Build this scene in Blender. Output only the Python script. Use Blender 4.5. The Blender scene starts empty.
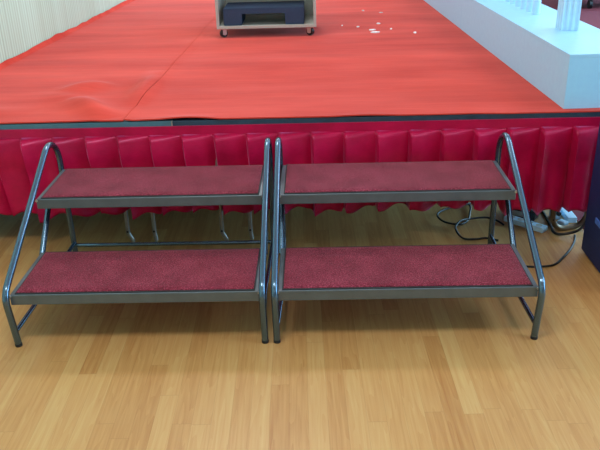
import bpy, bmesh, math, random
from mathutils import Vector, Matrix, noise
random.seed(7)
S = bpy.context.scene
COL = S.collection

# ------------------------------------------------------------------ helpers
def new_bm(): return bmesh.new()

def box(bm, x0, x1, y0, y1, z0, z1, bevel=0.0, rot=0.0, seg=2):
    r = bmesh.ops.create_cube(bm, size=1.0)
    vs = r['verts']
    M = Matrix.Translation(((x0+x1)/2, (y0+y1)/2, (z0+z1)/2)) @ Matrix.Rotation(rot, 4, 'Z') @ Matrix.Diagonal((abs(x1-x0), abs(y1-y0), abs(z1-z0), 1))
    bmesh.ops.transform(bm, matrix=M, verts=vs)
    if bevel:
        es = list({e for v in vs for e in v.link_edges})
        bmesh.ops.bevel(bm, geom=es, offset=bevel, segments=seg, affect='EDGES', profile=0.5)

def cyl(bm, p0, p1, r, n=16, r2=None):
    p0, p1 = Vector(p0), Vector(p1); d = p1-p0
    M = Matrix.Translation((p0+p1)/2) @ d.to_track_quat('Z', 'Y').to_matrix().to_4x4()
    bmesh.ops.create_cone(bm, cap_ends=True, segments=n, radius1=r, radius2=r if r2 is None else r2, depth=d.length, matrix=M)

def fillet(pts, rads, n=7):
    pts = [Vector(p) for p in pts]; out = [pts[0]]
    for i in range(1, len(pts)-1):
        a, b, c = pts[i-1], pts[i], pts[i+1]
        u, w = (a-b).normalized(), (c-b).normalized()
        ang = u.angle(w); r = rads[i-1] if isinstance(rads, (list, tuple)) else rads
        if r <= 0 or ang > 3.1: out.append(b); continue
        t = min(r/math.tan(ang/2), 0.49*(a-b).length, 0.49*(c-b).length)
        r = t*math.tan(ang/2)
        cen = b + (u+w).normalized()*(r/math.sin(ang/2))
        s, e = b+u*t-cen, b+w*t-cen
        tot = s.angle(e)
        for k in range(n+1):
            f = k/n
            out.append(cen + (s*math.sin((1-f)*tot)+e*math.sin(f*tot))/math.sin(tot))
    out.append(pts[-1]); return out

def smooth_path(pts, n=8):
    P = [Vector(p) for p in pts]; P = [P[0]*2-P[1]]+P+[P[-1]*2-P[-2]]
    out = []
    for i in range(1, len(P)-2):
        for k in range(n):
            t = k/n
            out.append(0.5*((2*P[i])+(P[i+1]-P[i-1])*t+(2*P[i-1]-5*P[i]+4*P[i+1]-P[i+2])*t*t+(3*P[i]-P[i-1]-3*P[i+1]+P[i+2])*t**3))
    out.append(P[-2]); return out

def tube(bm, path, r, n=14):
    path = [Vector(p) for p in path]
    rings = []; up = None
    for i, p in enumerate(path):
        d = (path[min(i+1, len(path)-1)]-path[max(i-1, 0)]).normalized()
        if up is None:
            up = Vector((0.3, 0.2, 0.9)); 
            if abs(up.dot(d)) > .9: up = Vector((1, .1, 0))
        up = (up-d*up.dot(d)).normalized(); sd = d.cross(up)
        rings.append([bm.verts.new(p+(up*math.cos(a)+sd*math.sin(a))*r) for a in [2*math.pi*k/n for k in range(n)]])
    for A, B in zip(rings, rings[1:]):
        for k in range(n): bm.faces.new((A[k], A[(k+1) % n], B[(k+1) % n], B[k]))
    bm.faces.new(rings[0][::-1]); bm.faces.new(rings[-1])

def obj(name, bm, mat, parent=None, smooth=None):
    bmesh.ops.recalc_face_normals(bm, faces=bm.faces[:])
    me = bpy.data.meshes.new(name); bm.to_mesh(me); bm.free()
    if mat: me.materials.append(mat)
    o = bpy.data.objects.new(name, me); COL.objects.link(o)
    if parent: o.parent = parent
    if smooth is not None:
        for p in me.polygons: p.use_smooth = True
        try: me.set_sharp_from_angle(angle=math.radians(smooth))
        except Exception: pass
    return o

def thing(name, label, cat, loc=(0, 0, 0), rz=0.0, group=None):
    o = bpy.data.objects.new(name, None); COL.objects.link(o)
    o.empty_display_size = .1
    o.location = loc; o.rotation_euler = (0, 0, rz)
    return tag(o, label, cat, group)

def tag(o, label, cat, group=None):
    o['label'] = label; o['category'] = cat
    if group: o['group'] = group
    return o

def struct(name, bm, mat):
    o = obj(name, bm, mat); o['kind'] = 'structure'; return o

# ------------------------------------------------------------------ materials
def lin(c):
    return tuple(((v/255)/12.92 if v/255 <= .04045 else ((v/255+.055)/1.055)**2.4) for v in c)+(1,)

class N:
    def __init__(s, name):
        s.m = bpy.data.materials.new(name); s.m.use_nodes = True
        s.t = s.m.node_tree; s.b = s.t.nodes['Principled BSDF']
    def node(s, kind, **kw):
        n = s.t.nodes.new(kind)
        for k, v in kw.items(): setattr(n, k, v)
        return n
    def link(s, a, b): s.t.links.new(a, b)
    def set(s, **kw):
        for k, v in kw.items(): s.b.inputs[k.replace('_', ' ')].default_value = v
    def math(s, op, a, b=None):
        n = s.node('ShaderNodeMath', operation=op)
        for i, v in enumerate((a, b)):
            if v is None: continue
            if isinstance(v, (int, float)): n.inputs[i].default_value = v
            else: s.link(v, n.inputs[i])
        return n.outputs[0]
    def noise(s, vec, scale, detail=4, rough=.55):
        n = s.node('ShaderNodeTexNoise'); n.inputs['Scale'].default_value = scale
        n.inputs['Detail'].default_value = detail; n.inputs['Roughness'].default_value = rough
        if vec is not None: s.link(vec, n.inputs['Vector'])
        return n.outputs['Fac']
    def ramp(s, fac, stops):
        r = s.node('ShaderNodeValToRGB'); e = r.color_ramp.elements
        while len(e) < len(stops): e.new(.5)
        for el, (p, c) in zip(e, stops): el.position = p; el.color = c
        s.link(fac, r.inputs[0]); return r.outputs[0]
    def bump(s, h, strength, dist=.002):
        b = s.node('ShaderNodeBump'); b.inputs['Strength'].default_value = strength; b.inputs['Distance'].default_value = dist
        s.link(h, b.inputs['Height']); s.link(b.outputs[0], s.b.inputs['Normal'])
    def coord(s, scale=(1, 1, 1), kind='Object'):
        t = s.node('ShaderNodeTexCoord'); m = s.node('ShaderNodeMapping'); m.inputs['Scale'].default_value = scale
        s.link(t.outputs[kind], m.inputs['Vector']); return m.outputs[0]

def plain(name, c, rough=.5, metal=0.0, var=.12, scale=30, spec=.5, bump=0, **kw):
    m = N(name); c = lin(c)
    f = m.noise(m.coord(), scale)
    col = m.ramp(f, [(.3, tuple(v*(1-var) for v in c[:3])+(1,)), (.7, tuple(min(1, v*(1+var)) for v in c[:3])+(1,))])
    m.link(col, m.b.inputs['Base Color']); m.set(Roughness=rough, Metallic=metal, Specular_IOR_Level=spec, **kw)
    if bump: m.bump(f, bump)
    return m.m

def floor_mat():
    m = N('oak_laminate'); co = m.coord()
    rot = m.node('ShaderNodeMapping'); rot.inputs['Rotation'].default_value = (0, 0, math.radians(-1.2))
    m.link(co, rot.inputs['Vector'])
    sp = m.node('ShaderNodeSeparateXYZ'); m.link(rot.outputs[0], sp.inputs[0])
    X, Y = sp.outputs[0], sp.outputs[1]
    w = .066
    xs = m.math('DIVIDE', X, w); xi = m.math('FLOOR', xs)
    wn = m.node('ShaderNodeTexWhiteNoise', noise_dimensions='1D'); m.link(xi, wn.inputs['W'])
    ys = m.math('ADD', m.math('DIVIDE', Y, .9), m.math('MULTIPLY', wn.outputs[0], 7.3)); yi = m.math('FLOOR', ys)
    cb = m.node('ShaderNodeCombineXYZ'); m.link(xi, cb.inputs[0]); m.link(yi, cb.inputs[1])
    w2 = m.node('ShaderNodeTexWhiteNoise', noise_dimensions='3D'); m.link(cb.outputs[0], w2.inputs['Vector'])
    rnd = w2.outputs[0]
    # grain
    g = m.node('ShaderNodeCombineXYZ')
    m.link(m.math('MULTIPLY', X, 75), g.inputs[0]); m.link(m.math('MULTIPLY', Y, 2.6), g.inputs[1]); m.link(m.math('MULTIPLY', rnd, 37), g.inputs[2])
    gr = m.noise(g.outputs[0], 1.0, 5, .6)
    g2 = m.node('ShaderNodeCombineXYZ')
    m.link(m.math('MULTIPLY', X, 18), g2.inputs[0]); m.link(m.math('MULTIPLY', Y, 1.3), g2.inputs[1]); m.link(m.math('MULTIPLY', rnd, 91), g2.inputs[2])
    wv = m.node('ShaderNodeTexNoise'); wv.inputs['Scale'].default_value = 1; wv.inputs['Detail'].default_value = 2; m.link(g2.outputs[0], wv.inputs['Vector'])
    rings = m.math('FRACT', m.math('MULTIPLY', wv.outputs['Fac'], 9))
    t = m.math('ADD', m.math('ADD', .07, m.math('MULTIPLY', rnd, .27)), m.math('ADD', m.math('MULTIPLY', gr, .5), m.math('MULTIPLY', rings, .10)))
    col = m.ramp(t, [(.22, lin(FLOOR_C[0])), (.5, lin(FLOOR_C[1])), (.8, lin(FLOOR_C[2]))])
    # fine joints
    ex = m.math('ABSOLUTE', m.math('SUBTRACT', m.math('FRACT', xs), .5)); ey = m.math('ABSOLUTE', m.math('SUBTRACT', m.math('FRACT', ys), .5))
    jx = m.math('GREATER_THAN', ex, .488); jy = m.math('GREATER_THAN', ey, .4985)
    j = m.math('MAXIMUM', jx, jy)
    mx = m.node('ShaderNodeMix', data_type='RGBA'); m.link(m.math('MULTIPLY', j, .22), mx.inputs['Factor'])
    m.link(col, mx.inputs['A']); mx.inputs['B'].default_value = lin((120, 76, 40))
    m.link(mx.outputs['Result'], m.b.inputs['Base Color'])
    m.set(Roughness=.36, Specular_IOR_Level=.35)
    m.bump(gr, .04)
    return m.m

def carpet_mat():
    m = N('red_exhibition_carpet'); co = m.coord()
    big = m.noise(m.coord((.5, 2.2, 1)), 1.6, 5, .6)
    streak = m.noise(m.coord((1.2, 30, 1)), 1.0, 4, .6)
    fine = m.noise(co, 260, 3, .6)
    t = m.math('ADD', m.math('MULTIPLY', big, .75), m.math('ADD', m.math('MULTIPLY', streak, .15), m.math('MULTIPLY', fine, .1)))
    col = m.ramp(t, [(.3, lin(CARPET_C[0])), (.7, lin(CARPET_C[1]))])
    m.link(col, m.b.inputs['Base Color'])
    m.set(Roughness=.85, Specular_IOR_Level=.25, Sheen_Weight=.22, Sheen_Roughness=.3)
    m.b.inputs['Sheen Tint'].default_value = (1, .75, .75, 1)
    h = m.math('ADD', m.math('MULTIPLY', fine, .3), m.math('MULTIPLY', streak, .7))
    m.bump(h, .35, .004)
    return m.m

def tread_mat():
    m = N('tread_carpet'); co = m.coord()
    fine = m.noise(co, 190, 4, .8); mid = m.noise(co, 9, 3)
    t = m.math('ADD', m.math('MULTIPLY', fine, .85), m.math('MULTIPLY', mid, .15))
    col = m.ramp(t, [(.36, lin(TREAD_C[0])), (.5, lin(TREAD_C[1])), (.64, lin(TREAD_C[2]))])
    m.link(col, m.b.inputs['Base Color']); m.set(Roughness=.95, Specular_IOR_Level=.1, Sheen_Weight=.12)
    m.bump(fine, .9, .006); return m.m

def satin_mat():
    m = N('crimson_satin'); co = m.coord()
    f = m.noise(m.coord((40, 40, 400)), 1.5, 3); d = m.noise(co, 7, 4)
    col = m.ramp(m.math('ADD', m.math('MULTIPLY', d, .7), m.math('MULTIPLY', f, .3)), [(.3, lin(SATIN_C[0])), (.7, lin(SATIN_C[1]))])
    m.link(col, m.b.inputs['Base Color'])
    m.set(Roughness=.34, Specular_IOR_Level=.6, Sheen_Weight=.5, Sheen_Roughness=.3)
    m.b.inputs['Specular Tint'].default_value = (1, .45, .8, 1)
    m.b.inputs['Sheen Tint'].default_value = (1, .3, .7, 1)
    m.bump(d, .25, .01); return m.m

def stripe_mat():
    m = N('ribbed_wall'); co = m.coord()
    sp = m.node('ShaderNodeSeparateXYZ'); m.link(co, sp.inputs[0]); Y = sp.outputs[1]
    wob = m.noise(m.coord((0, 3, .05)), 1.0, 3)
    s = m.math('SINE', m.math('MULTIPLY', Y, 2*math.pi/.036))
    n = m.noise(m.coord((0, 30, .02)), 1.0, 3)
    t = m.math('ADD', m.math('MULTIPLY', m.math('ADD', s, 1), .10), m.math('ADD', m.math('MULTIPLY', n, .55), m.math('MULTIPLY', wob, .32)))
    col = m.ramp(t, [(.3, lin(WALL_C[0])), (.75, lin(WALL_C[1]))])
    m.link(col, m.b.inputs['Base Color']); m.set(Roughness=.7); m.bump(s, .12, .004); return m.m

FLOOR_C = [(168, 114, 62), (192, 145, 89), (204, 168, 110)]
CARPET_C = [(190, 46, 34), (230, 80, 66)]
TREAD_C = [(72, 8, 26), (126, 26, 50), (182, 76, 98)]
SATIN_C = [(158, 6, 50), (206, 14, 74)]
WALL_C = [(176, 196, 170), (214, 242, 222)]

M = dict(
    floor=floor_mat(), carpet=carpet_mat(), tread=tread_mat(), satin=satin_mat(), wall=stripe_mat(),
    floor_carpet=plain('floor_carpet', (116, 38, 50), .95, scale=120, var=.2, bump=.4),
    steel=plain('grey_painted_steel', (98, 122, 144), .2, .9, .0),
    bar=plain('grey_bar_steel', (102, 114, 122), .42, .55, .1, scale=14),
    rubber=plain('black_rubber', (26, 27, 30), .7),
    liner=plain('dark_tread_edging', (38, 38, 44), .7),
    zinc=plain('zinc', (190, 190, 186), .35, .8),
    bronze=plain('brown_steel_tube', (120, 104, 84), .35, .7),
    leg=plain('stage_leg_steel', (150, 148, 142), .38, .7),
    trim=plain('stage_edge_metal', (74, 118, 134), .5, .0, .12, scale=12),
    trim2=plain('stage_edge_dark', (40, 64, 82), .55, .0, .22, scale=18),
    deck=plain('plywood_deck', (62, 54, 50), .8),
    white=plain('white_gloss_board', (168, 222, 255), .4, var=.03),
    white2=plain('white_paint', (190, 228, 252), .45, var=.03),
    grey_board=plain('pale_grey_board', (176, 178, 170), .5, var=.06),
    foam=plain('charcoal_foam', (40, 60, 88), .8, var=.12, scale=90),
    black=plain('black_plastic', (16, 17, 20), .45),
    speaker=plain('black_cabinet_paint', (2, 30, 82), .6, var=.25, scale=160, bump=.15),
    blue=plain('blue_reflection', (70, 110, 190), .4),
    paper=plain('white_paper', (245, 242, 242), .8, var=.02),
    plaster=plain('plaster', (196, 200, 200), .9, var=.03),
    ceil=plain('ceiling_paint', (236, 236, 232), .9, var=.02),
    alu=plain('window_frame_paint', (215, 218, 220), .4),
)
def glass_mat():
    m = N('window_glass'); m.set(Roughness=.02, Transmission_Weight=1.0, IOR=1.02, Base_Color=(1, 1, 1, 1)); return m.m
M['glass'] = glass_mat()

# ------------------------------------------------------------------ setting
XW, XR, YB, YF, ZC = -2.52, 6.0, 13.2, -5.0, 3.3
def wx(y): return -2.002+.053*(y-4.669)          # the ribbed wall runs slightly askew to the stage
def prism(bm, pts, z0, z1):
    lo = [bm.verts.new((x, y, z0)) for x, y in pts]; hi = [bm.verts.new((x, y, z1)) for x, y in pts]
    bm.faces.new(lo[::-1]); bm.faces.new(hi)
    for k in range(len(pts)): k2 = (k+1) % len(pts); bm.faces.new((lo[k], lo[k2], hi[k2], hi[k]))
bm = new_bm(); box(bm, XW-.1, XR+.1, YF-.1, YB+.1, -.1, 0); struct('floor', bm, M['floor'])
bm = new_bm(); box(bm, XW-.1, XR+.1, YF-.1, YB+.1, ZC, ZC+.1); struct('ceiling', bm, M['ceil'])
bm = new_bm(); prism(bm, [(wx(YF)-.1, YF), (wx(YF), YF), (wx(YB), YB), (wx(YB)-.1, YB)], 0, ZC); struct('wall_left', bm, M['wall'])
bm = new_bm(); box(bm, wx(YB), XR, YB, YB+.1, 0, ZC); struct('wall_back', bm, M['plaster'])
bm = new_bm(); box(bm, XW, XR, YF-.1, YF, 0, ZC); struct('wall_front', bm, M['plaster'])
WIN = [(-.4, 2.4), (2.7, 5.5), (5.8, 8.6), (8.9, 11.7)]
Z0, Z1 = .35, 2.95
bm = new_bm(); box(bm, XR, XR+.1, YF, YB, 0, Z0); box(bm, XR, XR+.1, YF, YB, Z1, ZC)
ed = [YF]+[v for w in WIN for v in w]+[YB]
for a, b in zip(ed[::2], ed[1::2]): box(bm, XR, XR+.1, a, b, Z0, Z1)
struct('wall_right', bm, M['plaster'])
for i, (a, b) in enumerate(WIN):
    bm = new_bm()
    for y in (a, (a+b)/2-.02, b-.04): box(bm, XR+.02, XR+.07, y, y+.04, Z0, Z1)
    for z in (Z0, Z1-.04): box(bm, XR+.02, XR+.07, a, b, z, z+.04)
    w = struct('window_%d' % (i+1), bm, M['alu'])
    bm = new_bm(); box(bm, XR+.042, XR+.048, a+.04, b-.04, Z0+.04, Z1-.04)
    g = obj('pane', bm, M['glass'], w)

# ------------------------------------------------------------------ stage
ZD, YS, XE, YE = .642, 3.417, 1.60, 9.8
KW = .9763
st = thing('stage', 'raised stage platform with grey metal front edge, under the red carpet', 'stage', (0, 3.417, 0))
def sp(o): # keep world coordinates although parented
    o.matrix_parent_inverse = Matrix.Translation(-o.parent.location); return o
bm = new_bm(); prism(bm, [(wx(YS+.03)+.004, YS+.03), (XE, YS+.03), (XE, YE), (wx(YE)+.004, YE)], ZD-.06, ZD-.001); sp(obj('deck_panel', bm, M['deck'], st))
XS = -.688
bm = new_bm(); box(bm, wx(YS)+.008, XS-.003, YS-.004, YS+.03, .614, ZD-.0006, .002); o = sp(obj('edge_trim', bm, M['trim'], st)); o['label'] = 'lighter grey metal edge strip on the left'
bm = new_bm(); box(bm, XS+.003, XE, YS-.004, YS+.03, .611, ZD-.0006, .002); o = sp(obj('edge_trim', bm, M['trim2'], st)); o['label'] = 'dark grey metal edge strip'
bm = new_bm(); box(bm, XS-.003, XS+.003, YS-.0055, YS+.02, .614, ZD-.0006); sp(obj('joint_plate', bm, M['zinc'], st))
def u_leg(x0, x1, y, mat, r=.0105, rad=.045, y1=None):
    y1 = y if y1 is None else y1
    bm = new_bm()
    tube(bm, fillet([(x0, y, ZD-.06), (x0, y, r), (x1, y1, r), (x1, y1, ZD-.06)], rad, 9), r, 12)
    l = sp(obj('leg', bm, mat, st, 40))
    for x, yy in ((x0, y), (x1, y1)):
        bm = new_bm(); cyl(bm, (x, yy-r-.0015, .075), (x, yy-r+.006, .075), .005, 10)
        p = obj('pin_hole', bm, M['black'], l); p.matrix_parent_inverse = Matrix.Identity(4)
    return l
def bar_leg(x, y, hook):
    bm = new_bm()
    pts = [(x, y, ZD-.06), (x, y, .050), (x+hook*.022, y-.004, .009), (x+hook*.030, y-.004, .009)]
    tube(bm, fillet(pts, [.02, .012], 6), .0105, 12)
    l = sp(obj('leg', bm, M['leg'], st, 40))
    bm = new_bm(); cyl(bm, (x, y-.0125, .062), (x, y-.004, .062), .0055, 10)
    p = obj('pin_hole', bm, M['black'], l); p.matrix_parent_inverse = Matrix.Identity(4)
bar_leg(-.972, 3.425, 1); bar_leg(-.836, 3.425, .3)
bar_leg(-.487, 3.415, 1); bar_leg(-.342, 3.42, .3)
u_leg(1.195, 1.385, 3.45, M['bronze'], .014, .075, 3.50)
u_leg(.32, .47, 5.6, M['leg']); u_leg(-1.6, -1.45, 5.6, M['leg'])
u_leg(.32, .47, 9.6, M['leg']); u_leg(-1.6, -1.45, 9.6, M['leg'])
u_leg(1.36, 1.51, 9.6, M['leg']); u_leg(1.36, 1.51, 6.6, M['leg'])

# stage carpet: two strips meeting in a seam
def fb(x, y, s, seed): return noise.noise(Vector((x*s, y*s, seed)))
def ridge(x, y, ax, ay, bx, by, w, h):
    a, b, p = Vector((ax, ay)), Vector((bx, by)), Vector((x, y)); d = b-a
    t = max(0, min(1, (p-a).dot(d)/d.length_squared)); q = (p-(a+d*t)).length
    return h*math.exp(-(q/w)**2)*math.sin(math.pi*min(1, max(.08, t)))
def wrinkle(x, y):
    damp = max(0, min(1, (.92-x)/.15))
    x /= KW; y /= KW
    z = .0025*(fb(x, y*2.2, 1.3, 1)+1)
    z += max(0, .004*fb(x*.35, y*3.2, 1.2, 5))
    z += ridge(x, y, -1.33, 3.95, -1.02, 3.52, .075, .046)
    z += ridge(x, y, -1.42, 4.02, -1.22, 4.3, .10, .036)
    z += ridge(x, y, -.98, 4.5, -.95, 3.75, .06, .03)
    z += ridge(x, y, -1.95, 3.72, -1.45, 3.68, .09, .010)
    z += ridge(x, y, -.8, 3.49, -.46, 3.49, .05, .011)
    z += ridge(x, y, -.7, 4.6, .2, 4.75, .25, .007)
    z += ridge(x, y, .05, 3.48, .42, 3.48, .05, .005)
    return z*damp
def seam_x(y): return -.913+(y-3.407)*.022+.004*math.sin(y*5)
YC0 = YS-.006
def carpet_strip(name, fx0, fx1, nx, lift, curl=False):
    bm = new_bm(); ny = 150; T = .006
    ys = [YC0+(YE-YC0)*(j/ny)**1.6 for j in range(ny+1)]
    top = []; bot = []
    for j, y in enumerate(ys):
        rt, rb = [], []
        a, b = fx0(y), fx1(y)
        for i in range(nx+1):
            x = a+(b-a)*i/nx; z = ZD+T+wrinkle(x, y)
            z += lift(x, y)
            yy = y-(.004*fb(x, 0, 6, 3) if j == 0 else 0)
            if curl and i < 2:
                k = (2-i)/2; z += k*k*(.026+.011*fb(0, y, 1.7, 8)+.008*fb(0, y, 7, 9))
            rt.append(bm.verts.new((x, yy, z))); rb.append(bm.verts.new((x, yy, z-T)))
        top.append(rt); bot.append(rb)
    for j in range(ny):
        for i in range(nx):
            bm.faces.new((top[j][i], top[j][i+1], top[j+1][i+1], top[j+1][i]))
            bm.faces.new((bot[j][i], bot[j+1][i], bot[j+1][i+1], bot[j][i+1]))
    for j in range(ny):
        bm.faces.new((top[j][0], top[j+1][0], bot[j+1][0], bot[j][0])); bm.faces.new((top[j][nx], bot[j][nx], bot[j+1][nx], top[j+1][nx]))
    for i in range(nx):
        bm.faces.new((top[0][i], bot[0][i], bot[0][i+1], top[0][i+1])); bm.faces.new((top[ny][i], top[ny][i+1], bot[ny][i+1], bot[ny][i]))
    return obj(name, bm, M['carpet'], None, 50)
c = carpet_strip('stage_carpet', lambda y: wx(y)+.008, lambda y: seam_x(y)-.003, 90, lambda x, y: 0, True)
tag(c, 'narrow wrinkled strip of orange-red carpet on the stage beside the ribbed wall', 'carpet')
c = carpet_strip('stage_carpet', lambda y: seam_x(y)+.003, lambda y: XE-.01, 120, lambda x, y: .005*max(0, 1-(x-seam_x(y))/.05))
tag(c, 'wide strip of orange-red carpet on the stage under the wheeled box and white platform', 'carpet')

# skirt
sk = thing('stage_skirt', 'crimson pleated satin skirt hanging along the front of the stage', 'stage skirt', (0, 3.40, 0))
ZB, PW = .578, .1559
bm = new_bm()
n = 140; A = []
for i in range(n+1):
    x = wx(YS)+.012+(XE-wx(YS)-.012)*i/n; dy = .002*fb(x, 0, 3, 2)
    A.append([bm.verts.new((x, YS-.012+dy, .618)), bm.verts.new((x, YS-.014+dy, ZB-.004)), bm.verts.new((x, YS-.006+dy, ZB-.004)), bm.verts.new((x, YS-.0045+dy, .618))])
for a, b in zip(A, A[1:]):
    for k in range(4): bm.faces.new((a[k], b[k], b[(k+1) % 4], a[(k+1) % 4]))
bm.faces.new(A[0]); bm.faces.new(A[-1][::-1])
sp(obj('header_band', bm, M['satin'], sk, 40))
bm = new_bm(); nz = 26; per = 22
X0 = -1.429-5*PW; npl = int((XE-X0)/PW)+1
rows = []
for j in range(nz+1):
    v = j/nz; row = []
    for i in range(npl*per+1):
        p = i//per; s = (i % per)/per
        rp = random.Random(p*13+5); amp = .8+.5*rp.random(); ph = rp.random()*6
        x = X0+i*PW/per
        # overlap fold: jumps forward at the crease, then sinks back to the next one
        ss = s
        f = (1-ss)**1.1*1.0 if ss > .06 else ss/.06*.93
        open_ = .6+.4*min(1, v*1.6)
        d = (.060*f*open_+.012*v*math.sin(2*math.pi*s+ph)*amp+.02*v*v*f)*amp
        d += .008*v*math.sin(x*5+1)+.014*math.sin(math.pi*min(1, v/.42))*(.4+.6*f)
        d *= min(1, v/.03)
        d -= .0*v
        xs = x+(-x*.034 if x < 0 else -x*.006)*v + (.016*v if s < .06 else 0)*(amp-.6) 
        hem = .184-.034*min(1, max(0, (x-.6)/.6))+.012*math.cos(2*math.pi*s+ph)+.01*(amp-1)+(.010*math.sin(p*2.1))
        z = ZB+(hem-ZB)*v
        xs = min(max(xs, wx(3.32)+.012), XE+.005)
        row.append(bm.verts.new((xs, YS-.012-d, z)))
    rows.append(row)
for a, b in zip(rows, rows[1:]):
    for i in range(len(a)-1): bm.faces.new((a[i], a[i+1], b[i+1], b[i]))
o = sp(obj('pleated_drape', bm, M['satin'], sk, 70))
md = o.modifiers.new('thick', 'SOLIDIFY'); md.thickness = .0015; md.offset = 1

# ------------------------------------------------------------------ step units
def make_steps(name, label, xl, xr, cross, yoff=0.0, rz=0.0):
    cx = (xl+xr)/2; R = .0135
    t = thing(name, label, 'steps', (cx, 2.9+yoff, 0), rz, 'portable steps in front of the stage')
    hw = (xr-xl)/2
    def P(y, z, x): return (x, y-2.9, z)
    zl, zu, dep = .238, .464, .372
    yl, yu = 2.468, 2.888
    for s in (-1, 1):
        x = s*hw
        bm = new_bm()
        path = fillet([P(2.480, .012, x), P(2.446, .245, x), P(3.272, .690, x), P(3.272, .012, x)], [.07, .114], 10)
        tube(bm, path, R, 16)
        fr = obj('side_frame', bm, M['steel'], t, 40)
        for yy in (2.480, 3.272):
            bm = new_bm(); cyl(bm, P(yy, 0, x), P(yy, .0125, x), R+.0006, 16)
            obj('rubber_foot', bm, M['rubber'], fr)
        # inclined strut under the upper tread, ground bar
        xi = x-s*.012
        bm = new_bm(); tube(bm, [P(2.83, .215, xi), P(3.06, zu-.03, xi)], .0125, 12); obj('strut', bm, M['steel'], t, 40)
        bm = new_bm(); tube(bm, fillet([P(2.466, .072, x-s*.004), P(2.72, .075, xi), P(3.264, .075, x-s*.004)], .1), .0095, 10); obj('ground_bar', bm, M['steel'], t, 40)
    if cross:
        bm = new_bm(); cyl(bm, P(3.268, .062, -hw), P(3.268, .062, hw), .0095, 12); obj('cross_bar', bm, M['steel'], t, 40)
    for (y0, zt) in ((yl, zl), (yu, zu)):
        bm = new_bm(); e = hw-.010
        box(bm, -e, e, y0-2.9, y0-2.9+.022, zt-.044, zt, .003)
        box(bm, -e, e, y0-2.9+dep-.022, y0-2.9+dep, zt-.036, zt, .003)
        for s in (-1, 1): box(bm, s*e-s*.02 if s > 0 else -e, e if s > 0 else -e+.02, y0-2.9+.02, y0-2.9+dep-.02, zt-.036, zt-.0005, .002)
        f = obj('tread_frame', bm, M['bar'], t)
        bm = new_bm(); box(bm, -e+.019, e-.019, y0-2.9+.006, y0-2.9+dep-.004, zt-.014, zt+.004, .001); obj('edging', bm, M['liner'], f)
        for s in (-1, 1):
            bm = new_bm(); cyl(bm, (s*(e-.002), y0-2.9-.003, zt-.006), (s*(e-.002), y0-2.9+.004, zt-.006), .0055, 10)
            obj('weld_spot', bm, M['zinc'], f)
        bm = new_bm(); gx, gy = 60, 20; T = []
        for j in range(gy+1):
            r_ = []
            for i in range(gx+1):
                u, w_ = i/gx, j/gy
                edge = min(u*gx, (1-u)*gx, w_*gy, (1-w_)*gy); dz = -.004 if edge < .5 else 0
                xx = -e+.024+(2*e-.048)*u; yy = y0-2.9+.012+(dep-.026)*w_
                r_.append(bm.verts.new((xx, yy, zt+.010+dz+.0012*noise.noise(Vector((xx*7+cx*9, yy*9, zt*20))))))
            T.append(r_)
        for a, b in zip(T, T[1:]):
            for i in range(gx): bm.faces.new((a[i], a[i+1], b[i+1], b[i]))
        bd = [e_ for e_ in bm.edges if e_.is_boundary]
        ex = bmesh.ops.extrude_edge_only(bm, edges=bd)
        for v in ex['geom']:
            if isinstance(v, bmesh.types.BMVert): v.co.z = zt-.002
        obj('tread', bm, M['tread'], t, 60)
    return t
make_steps('portable_steps', 'left two-tread steel steps with dark red carpet treads, nearer the ribbed wall', -1.205, -.216, True)
make_steps('portable_steps', 'right two-tread steel steps with dark red carpet treads, beside the black loudspeaker', -.169, .845, False)

# ------------------------------------------------------------------ white platform on the stage
RZ = math.radians(2.2); ZCp = ZD+.014
def ledge(name, label, y0, y1, w=.381, h=.258):
    t = thing(name, label, 'platform', (1.181-.038*(y0-3.451), y0, ZD+.0065), RZ, 'white platform blocks on the stage')
    L = y1-y0
    bm = new_bm(); box(bm, 0, w, 0, L-.002, 0, h-.018, .001); obj('body', bm, M['white'], t)
    bm = new_bm(); box(bm, -.001, w+.001, -.001, L-.002, h-.018, h, .002); obj('top_board', bm, M['white'], t)
    return t
ledge('white_platform', 'low white platform block at the stage front corner carrying the fluted post', 3.451, 5.663)
ledge('white_platform', 'low white platform block farther back beyond the joint', 5.666, 8.4)
ZT = ZD+.0065+.258
bl = thing('balustrade', 'white balustrade with fluted post standing on the low white platform', 'balustrade', (1.366, 4.095, ZT), RZ)
bm = new_bm()
q = []; nseg = 96; hwid = .046
def post_r(a):
    c_, s_ = math.cos(a), math.sin(a); k = max(abs(c_), abs(s_)); return hwid/k
prof = []
for side in range(4):
    for k in range(12):
        u = -1+2*k/12; dd = hwid-(.005 if (k % 4) in (1, 2) else 0)
        p = Vector((u*hwid, -dd)); 
        a = side*math.pi/2
        prof.append((p.x*math.cos(a)-p.y*math.sin(a), p.x*math.sin(a)+p.y*math.cos(a)))
lo = [bm.verts.new((x, y, .0)) for x, y in prof]; hi = [bm.verts.new((x, y, .95)) for x, y in prof]
for k in range(len(prof)):
    k2 = (k+1) % len(prof); bm.faces.new((lo[k], lo[k2], hi[k2], hi[k]))
bm.faces.new(lo[::-1]); bm.faces.new(hi)
obj('post', bm, M['white2'], bl)
bm = new_bm(); box(bm, -.065, .065, -.065, .065, .95, 1.0, .006); obj('post_cap', bm, M['white2'], bl)
bm = new_bm(); box(bm, -.035, .035, .05, 3.2, .80, .85, .006); obj('top_rail', bm, M['white2'], bl)
for k in range(24):
    y = .53+k*.115; bm = new_bm()
    prof2 = [(-.03, .026), (.05, .024), (.06, .016), (.14, .022), (.25, .027), (.36, .018), (.5, .014), (.62, .018), (.66, .024), (.772, .024)]
    for (za, ra), (zb, rb) in zip(prof2, prof2[1:]): cyl(bm, (0, y, .03+za), (0, y, .03+zb), ra, 12, rb)
    obj('baluster', bm, M['white2'], bl, 40)

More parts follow.
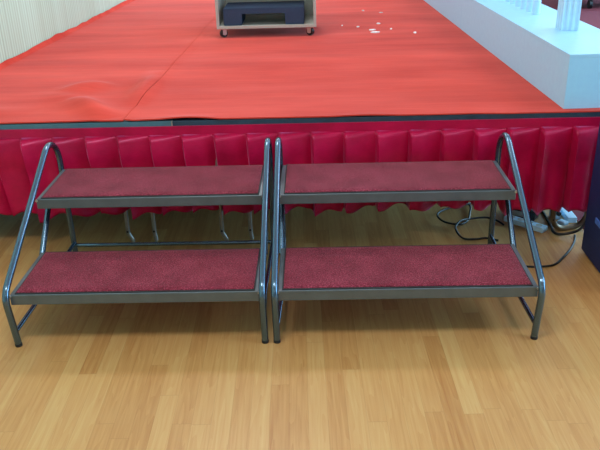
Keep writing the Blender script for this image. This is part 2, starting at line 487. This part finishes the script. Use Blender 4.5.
# ------------------------------------------------------------------ wheeled box and the foam block in it
CZ = ZD+.0125
ct = thing('wheeled_box', 'pale grey open-fronted wooden box on four small casters, on the stage carpet', 'cart', (-.345, 5.485, CZ))
W2, D, H, B = .363, .49, .8, .064
bm = new_bm(); box(bm, -W2, W2, 0, D, B, B+.020, .001); obj('base_board', bm, M['grey_board'], ct)
for s in (-1, 1):
    bm = new_bm(); box(bm, s*W2, s*(W2-.020), 0, D, B+.020, B+H, .001); obj('side_panel', bm, M['grey_board'], ct)
bm = new_bm(); box(bm, -W2+.02, W2-.02, D-.018, D, B+.02, B+H); obj('back_panel', bm, M['grey_board'], ct)
bm = new_bm(); box(bm, -W2+.02, W2-.02, 0, D-.018, B+H-.02, B+H); obj('top_board', bm, M['grey_board'], ct)
for sx in (-1, 1):
    for y in (.04, D-.05):
        x = sx*(W2-.045)
        rc = Matrix.Translation((x, y, 0)) @ Matrix.Rotation(sx*.95+(.3 if y > .1 else 0), 4, 'Z')
        def cobj(nm, bm, mt, par, sm=None):
            bmesh.ops.transform(bm, matrix=rc, verts=bm.verts[:]); return obj(nm, bm, mt, par, sm)
        bm = new_bm(); cyl(bm, (-.012, 0, .028), (.012, 0, .028), .028, 20)
        w = cobj('caster', bm, M['black'], ct, 40)
        bm = new_bm(); cyl(bm, (-.019, 0, .028), (.019, 0, .028), .012, 14); cobj('hub', bm, M['zinc'], w)
        bm = new_bm(); box(bm, -.024, .024, -.026, .026, .058, B, .001)
        for s in (-1, 1): box(bm, s*.0145, s*.0175, -.016, .016, .020, .059)
        cobj('fork', bm, M['zinc'], w)
bm = new_bm()
x0, x1, n0, n1, zt, zn, fy0, fy1 = -.311, .276, -.179, .138, .121, .086, .0, .33
pr = [(x0, 0), (n0, 0), (n0, zn), (n1, zn), (n1, 0), (x1, 0), (x1, zt), (x0, zt)]
fr_ = [bm.verts.new((x, fy0, z)) for x, z in pr]; bk_ = [bm.verts.new((x, fy1, z)) for x, z in pr]
bm.faces.new(fr_); bm.faces.new(bk_[::-1])
for k in range(8): k2 = (k+1) % 8; bm.faces.new((fr_[k], bk_[k], bk_[k2], fr_[k2]))
bmesh.ops.bevel(bm, geom=bm.edges[:], offset=.004, segments=2, affect='EDGES')
o = obj('foam_block', bm, M['foam'])
o.location = (-.345, 5.500, CZ+B+.0205)
tag(o, 'charcoal block with a wide rectangular notch, lying inside the grey wheeled box', 'block')

# scraps of white paper
PP = [(0.576, 6.511, .035, .012, 'white paper scrap on the stage carpet, beyond the others near the frame top, right one'),
      (0.341, 5.840, .026, .014, 'white paper scrap left of the pair of scraps, on the stage carpet'),
      (0.505, 5.955, .034, .018, 'white paper scrap just behind the pair of scraps on the stage carpet'),
      (0.441, 5.692, .05, .016, 'white paper scrap, rear one of the close pair on the stage carpet'),
      (0.451, 5.584, .066, .018, 'white paper scrap, longer front one of the close pair on the stage carpet'),
      (0.583, 5.716, .02, .018, 'small white paper scrap just right of the close pair on the stage carpet'),
      (0.740, 5.524, .02, .018, 'small white paper scrap nearest the white platform on the stage carpet'),
      (0.431, 6.650, .024, .012, 'white paper scrap beyond the others near the frame top, left one'),
      (0.220, 5.904, .014, .012, 'tiny white paper scrap nearest the wheeled box on the stage carpet')]
for x, y, a, b, lab in PP:
    bm = new_bm(); vs = []
    for k in range(7):
        an = 2*math.pi*k/7; r = .75+.5*random.random()
        vs.append((math.cos(an)*a/2*r, math.sin(an)*b*1.3*r))
    lo = [bm.verts.new((p, q_, 0)) for p, q_ in vs]; hi = [bm.verts.new((p*.95, q_*.95, .004+.004*random.random())) for p, q_ in vs]
    bm.faces.new(lo[::-1]); bm.faces.new(hi)
    for k in range(7): bm.faces.new((lo[k], lo[(k+1) % 7], hi[(k+1) % 7], hi[k]))
    o = obj('paper_scrap', bm, M['paper']); o.location = (x, y, ZD+.0065+wrinkle(x, y)); o.rotation_euler = (0, 0, random.uniform(-.3, .3))
    tag(o, lab, 'paper scrap', 'white paper scraps on the stage carpet')

# ------------------------------------------------------------------ loudspeaker at the right
ls = thing('loudspeaker', 'black loudspeaker cabinet standing on the wooden floor at the right edge', 'loudspeaker', (1.49, 3.0, 0))
bm = new_bm(); box(bm, -.215, .215, -.235, .235, .012, .72, .006); obj('cabinet', bm, M['speaker'], ls)
bm = new_bm(); box(bm, -.195, .195, -.243, -.234, .04, .70, .004); obj('grille', bm, M['black'], ls)
bm = new_bm(); box(bm, -.221, -.214, .035, .105, .208, .236, .003)
o = obj('side_plate', bm, M['blue'], ls); o['label'] = 'small side plate with a blue reflection in its colour'  # blue light reflected on the side plate, painted as flat colour
for sx in (-1, 1):
    for sy in (-1, 1):
        bm = new_bm(); cyl(bm, (sx*.18, sy*.2, 0), (sx*.18, sy*.2, .014), .018, 12); obj('foot', bm, M['rubber'], ls)

# ------------------------------------------------------------------ floor things under the stage
bm = new_bm(); box(bm, 1.372, 5.7, 3.3, 12.9, 0, .006); o = obj('floor_carpet', bm, M['floor_carpet'])
tag(o, 'dark red carpet laid on the floor to the right of the stage', 'carpet')
bm = new_bm(); box(bm, 1.312, 1.362, 3.56, 5.2, 0, .03, .003); o = obj('cable_duct', bm, M['white2'])
tag(o, 'white straight cable duct on the floor under the right end of the stage', 'cable duct')

sd = Vector((1.167-1.03, 3.44-3.58, 0)); an = math.atan2(sd.y, sd.x)
ps = thing('power_strip', 'white power strip on the floor under the stage hem', 'power strip', (1.085, 3.535, 0), an)
bm = new_bm(); box(bm, -.115, .115, -.026, .026, 0, .028, .005); obj('body', bm, M['white2'], ps)
for k in range(4):
    bm = new_bm(); cyl(bm, (-.08+k*.053, 0, .027), (-.08+k*.053, 0, .0286), .017, 16); obj('socket', bm, M['grey_board'], ps)
ad = thing('power_adapter', 'black power adapter on the floor behind the white power strip', 'adapter', (1.095, 3.66, 0), -.6)
bm = new_bm(); box(bm, -.085, .085, -.036, .036, 0, .056, .006); obj('body', bm, M['black'], ad)
bm = new_bm(); box(bm, -.045, .045, -.0368, -.0355, .014, .042); o = obj('rating_label', bm, M['grey_board'], ad)
pg = thing('plug_adapter', 'white plug adapter standing on the floor between power strip and stage leg', 'plug', (1.266, 3.63, 0), .2)
bm = new_bm(); box(bm, -.018, .018, -.03, .03, 0, .07, .006); obj('body', bm, M['white2'], pg)
bm = new_bm(); cyl(bm, (0, -.03, .04), (0, -.045, .04), .012, 12); obj('plug_head', bm, M['black'], pg)
pg = thing('wall_plug', 'white plug lying on the floor against the cable duct', 'plug', (1.272, 3.515, 0), .6)
bm = new_bm(); box(bm, -.02, .02, -.025, .025, 0, .035, .008); obj('body', bm, M['white2'], pg)
for s in (-1, 1):
    bm = new_bm(); cyl(bm, (s*.008, -.025, .018), (s*.008, -.043, .018), .003, 8); obj('prong', bm, M['zinc'], pg)

def cable(label, pts, r=.0055, name='power_cable'):
    bm = new_bm(); tube(bm, smooth_path(pts, 8), r, 10)
    o = obj(name, bm, M['black'], None, 60); tag(o, label, 'cable', 'black cables under the stage'); return o
z = .0056
cable('black cable in a round loop on the floor, leftmost under the stage', [(1.02, 3.86, z), (.90, 3.83, .012), (.80, 3.77, .025), (.70, 3.71, .028), (.642, 3.635, .028), (.668, 3.55, .024), (.748, 3.535, .016), (.80, 3.60, .010), (.83, 3.70, .012), (.845, 3.77, .016), (.84, 3.88, .012), (.92, 4.0, z), (1.1, 4.0, z)])
cable('black cable bent in a wide hook on the floor behind the right steps', [(.975, 3.54, z), (.95, 3.585, .010), (.90, 3.61, .018), (.81, 3.585, .024), (.745, 3.53, .036), (.708, 3.455, .030), (.731, 3.375, .012), (.80, 3.375, z), (.85, 3.385, z), (.905, 3.355, z)])
cable('black cable hanging in a curve round the brown stage leg', [(1.215, 3.78, .0072), (1.222, 3.68, .0072), (1.215, 3.58, .0072), (1.208, 3.49, .012), (1.196, 3.42, .018), (1.215, 3.388, .018), (1.262, 3.37, .032), (1.312, 3.375, .05), (1.352, 3.40, .09), (1.40, 3.46, .16), (1.43, 3.55, .3)], .007)
cable('thin black cable running forward from the stage leg toward the right steps', [(1.30, 3.40, z), (1.275, 3.33, z), (1.225, 3.24, z), (1.164, 3.155, z), (1.093, 3.08, z), (.986, 3.07, z), (.9, 3.1, z), (.82, 3.15, z)], .005)

# ------------------------------------------------------------------ far cabinet on castors
cb = thing('rolling_cabinet', 'white cabinet on black castors far beyond the white platform', 'cabinet', (4.05, 10.9, .006))
bm = new_bm(); box(bm, -.55, .55, -.25, .25, .15, 1.0, .005); obj('body', bm, M['white2'], cb)
for s in (-1, 1):
    bm = new_bm(); box(bm, min(s*.005, s*.54), max(s*.005, s*.54), -.262, -.249, .17, .98, .003); d = obj('door', bm, M['white2'], cb)
    bm = new_bm(); cyl(bm, (s*.05, -.275, .5), (s*.05, -.275, .62), .006, 10); obj('handle', bm, M['zinc'], d)
for sx in (-.46, -.2, .2, .46):
    for sy in (-.2, .2):
        if abs(sx) < .3 and sy > 0: continue
        bm = new_bm(); cyl(bm, (sx-.02, sy, .06), (sx+.02, sy, .06), .06, 18); box(bm, sx-.035, sx+.035, sy-.035, sy+.035, .115, .151)
        obj('caster', bm, M['black'], cb, 40)

# ------------------------------------------------------------------ lights
def area(name, loc, rot, sx, sy, e, col):
    l = bpy.data.lights.new(name, 'AREA'); l.shape = 'RECTANGLE'; l.size = sx; l.size_y = sy; l.energy = e; l.color = col
    o = bpy.data.objects.new(name, l); COL.objects.link(o); o.location = loc; o.rotation_euler = rot; return o
for a, b in WIN:
    area('window_daylight', (XR-.02, (a+b)/2, (Z0+Z1)/2), (0, math.radians(90), 0), Z1-Z0-.1, b-a-.1, (110 if a < 1 else 165), (.34, .71, 1.0))
for y in (-2.5, 1.2, 4.9, 8.6):
    for x in (-.6, 3.0):
        area('ceiling_light', (x, y, ZC-.03), (0, 0, 0), 1.2, .6, (35 if x < 0 else 23)*{-2.5: .5, 1.2: 1.3, 4.9: 1.0, 8.6: 1.45}[y], (1.0, .97, .94))
w = bpy.data.worlds.new('World'); S.world = w; w.use_nodes = True
bg = w.node_tree.nodes['Background']; bg.inputs[0].default_value = (.6, .8, 1, 1); bg.inputs[1].default_value = 1.5

# ------------------------------------------------------------------ camera
cam = bpy.data.cameras.new('Camera'); cam.sensor_width = 36; cam.sensor_fit = 'HORIZONTAL'; cam.lens = 739.18/600*36
cam.clip_end = 100
co = bpy.data.objects.new('Camera', cam); COL.objects.link(co)
p, r, y = .4272, .029, -.026
f = Vector((math.sin(y)*math.cos(p), math.cos(y)*math.cos(p), -math.sin(p)))
rt = Vector((math.cos(y), -math.sin(y), 0)); dn = f.cross(rt)
R0 = rt*math.cos(r)+dn*math.sin(r); D0 = -rt*math.sin(r)+dn*math.cos(r)
co.matrix_world = Matrix(((R0.x, -D0.x, -f.x, 0), (R0.y, -D0.y, -f.y, 0), (R0.z, -D0.z, -f.z, 1.638), (0, 0, 0, 1)))
S.camera = co
vs = S.view_settings; S.display_settings.display_device = 'sRGB'
vs.view_transform = 'Standard'; vs.look = 'None'; vs.exposure = 0.0; vs.gamma = 1.0
try: vs.use_curve_mapping = False
except Exception: pass
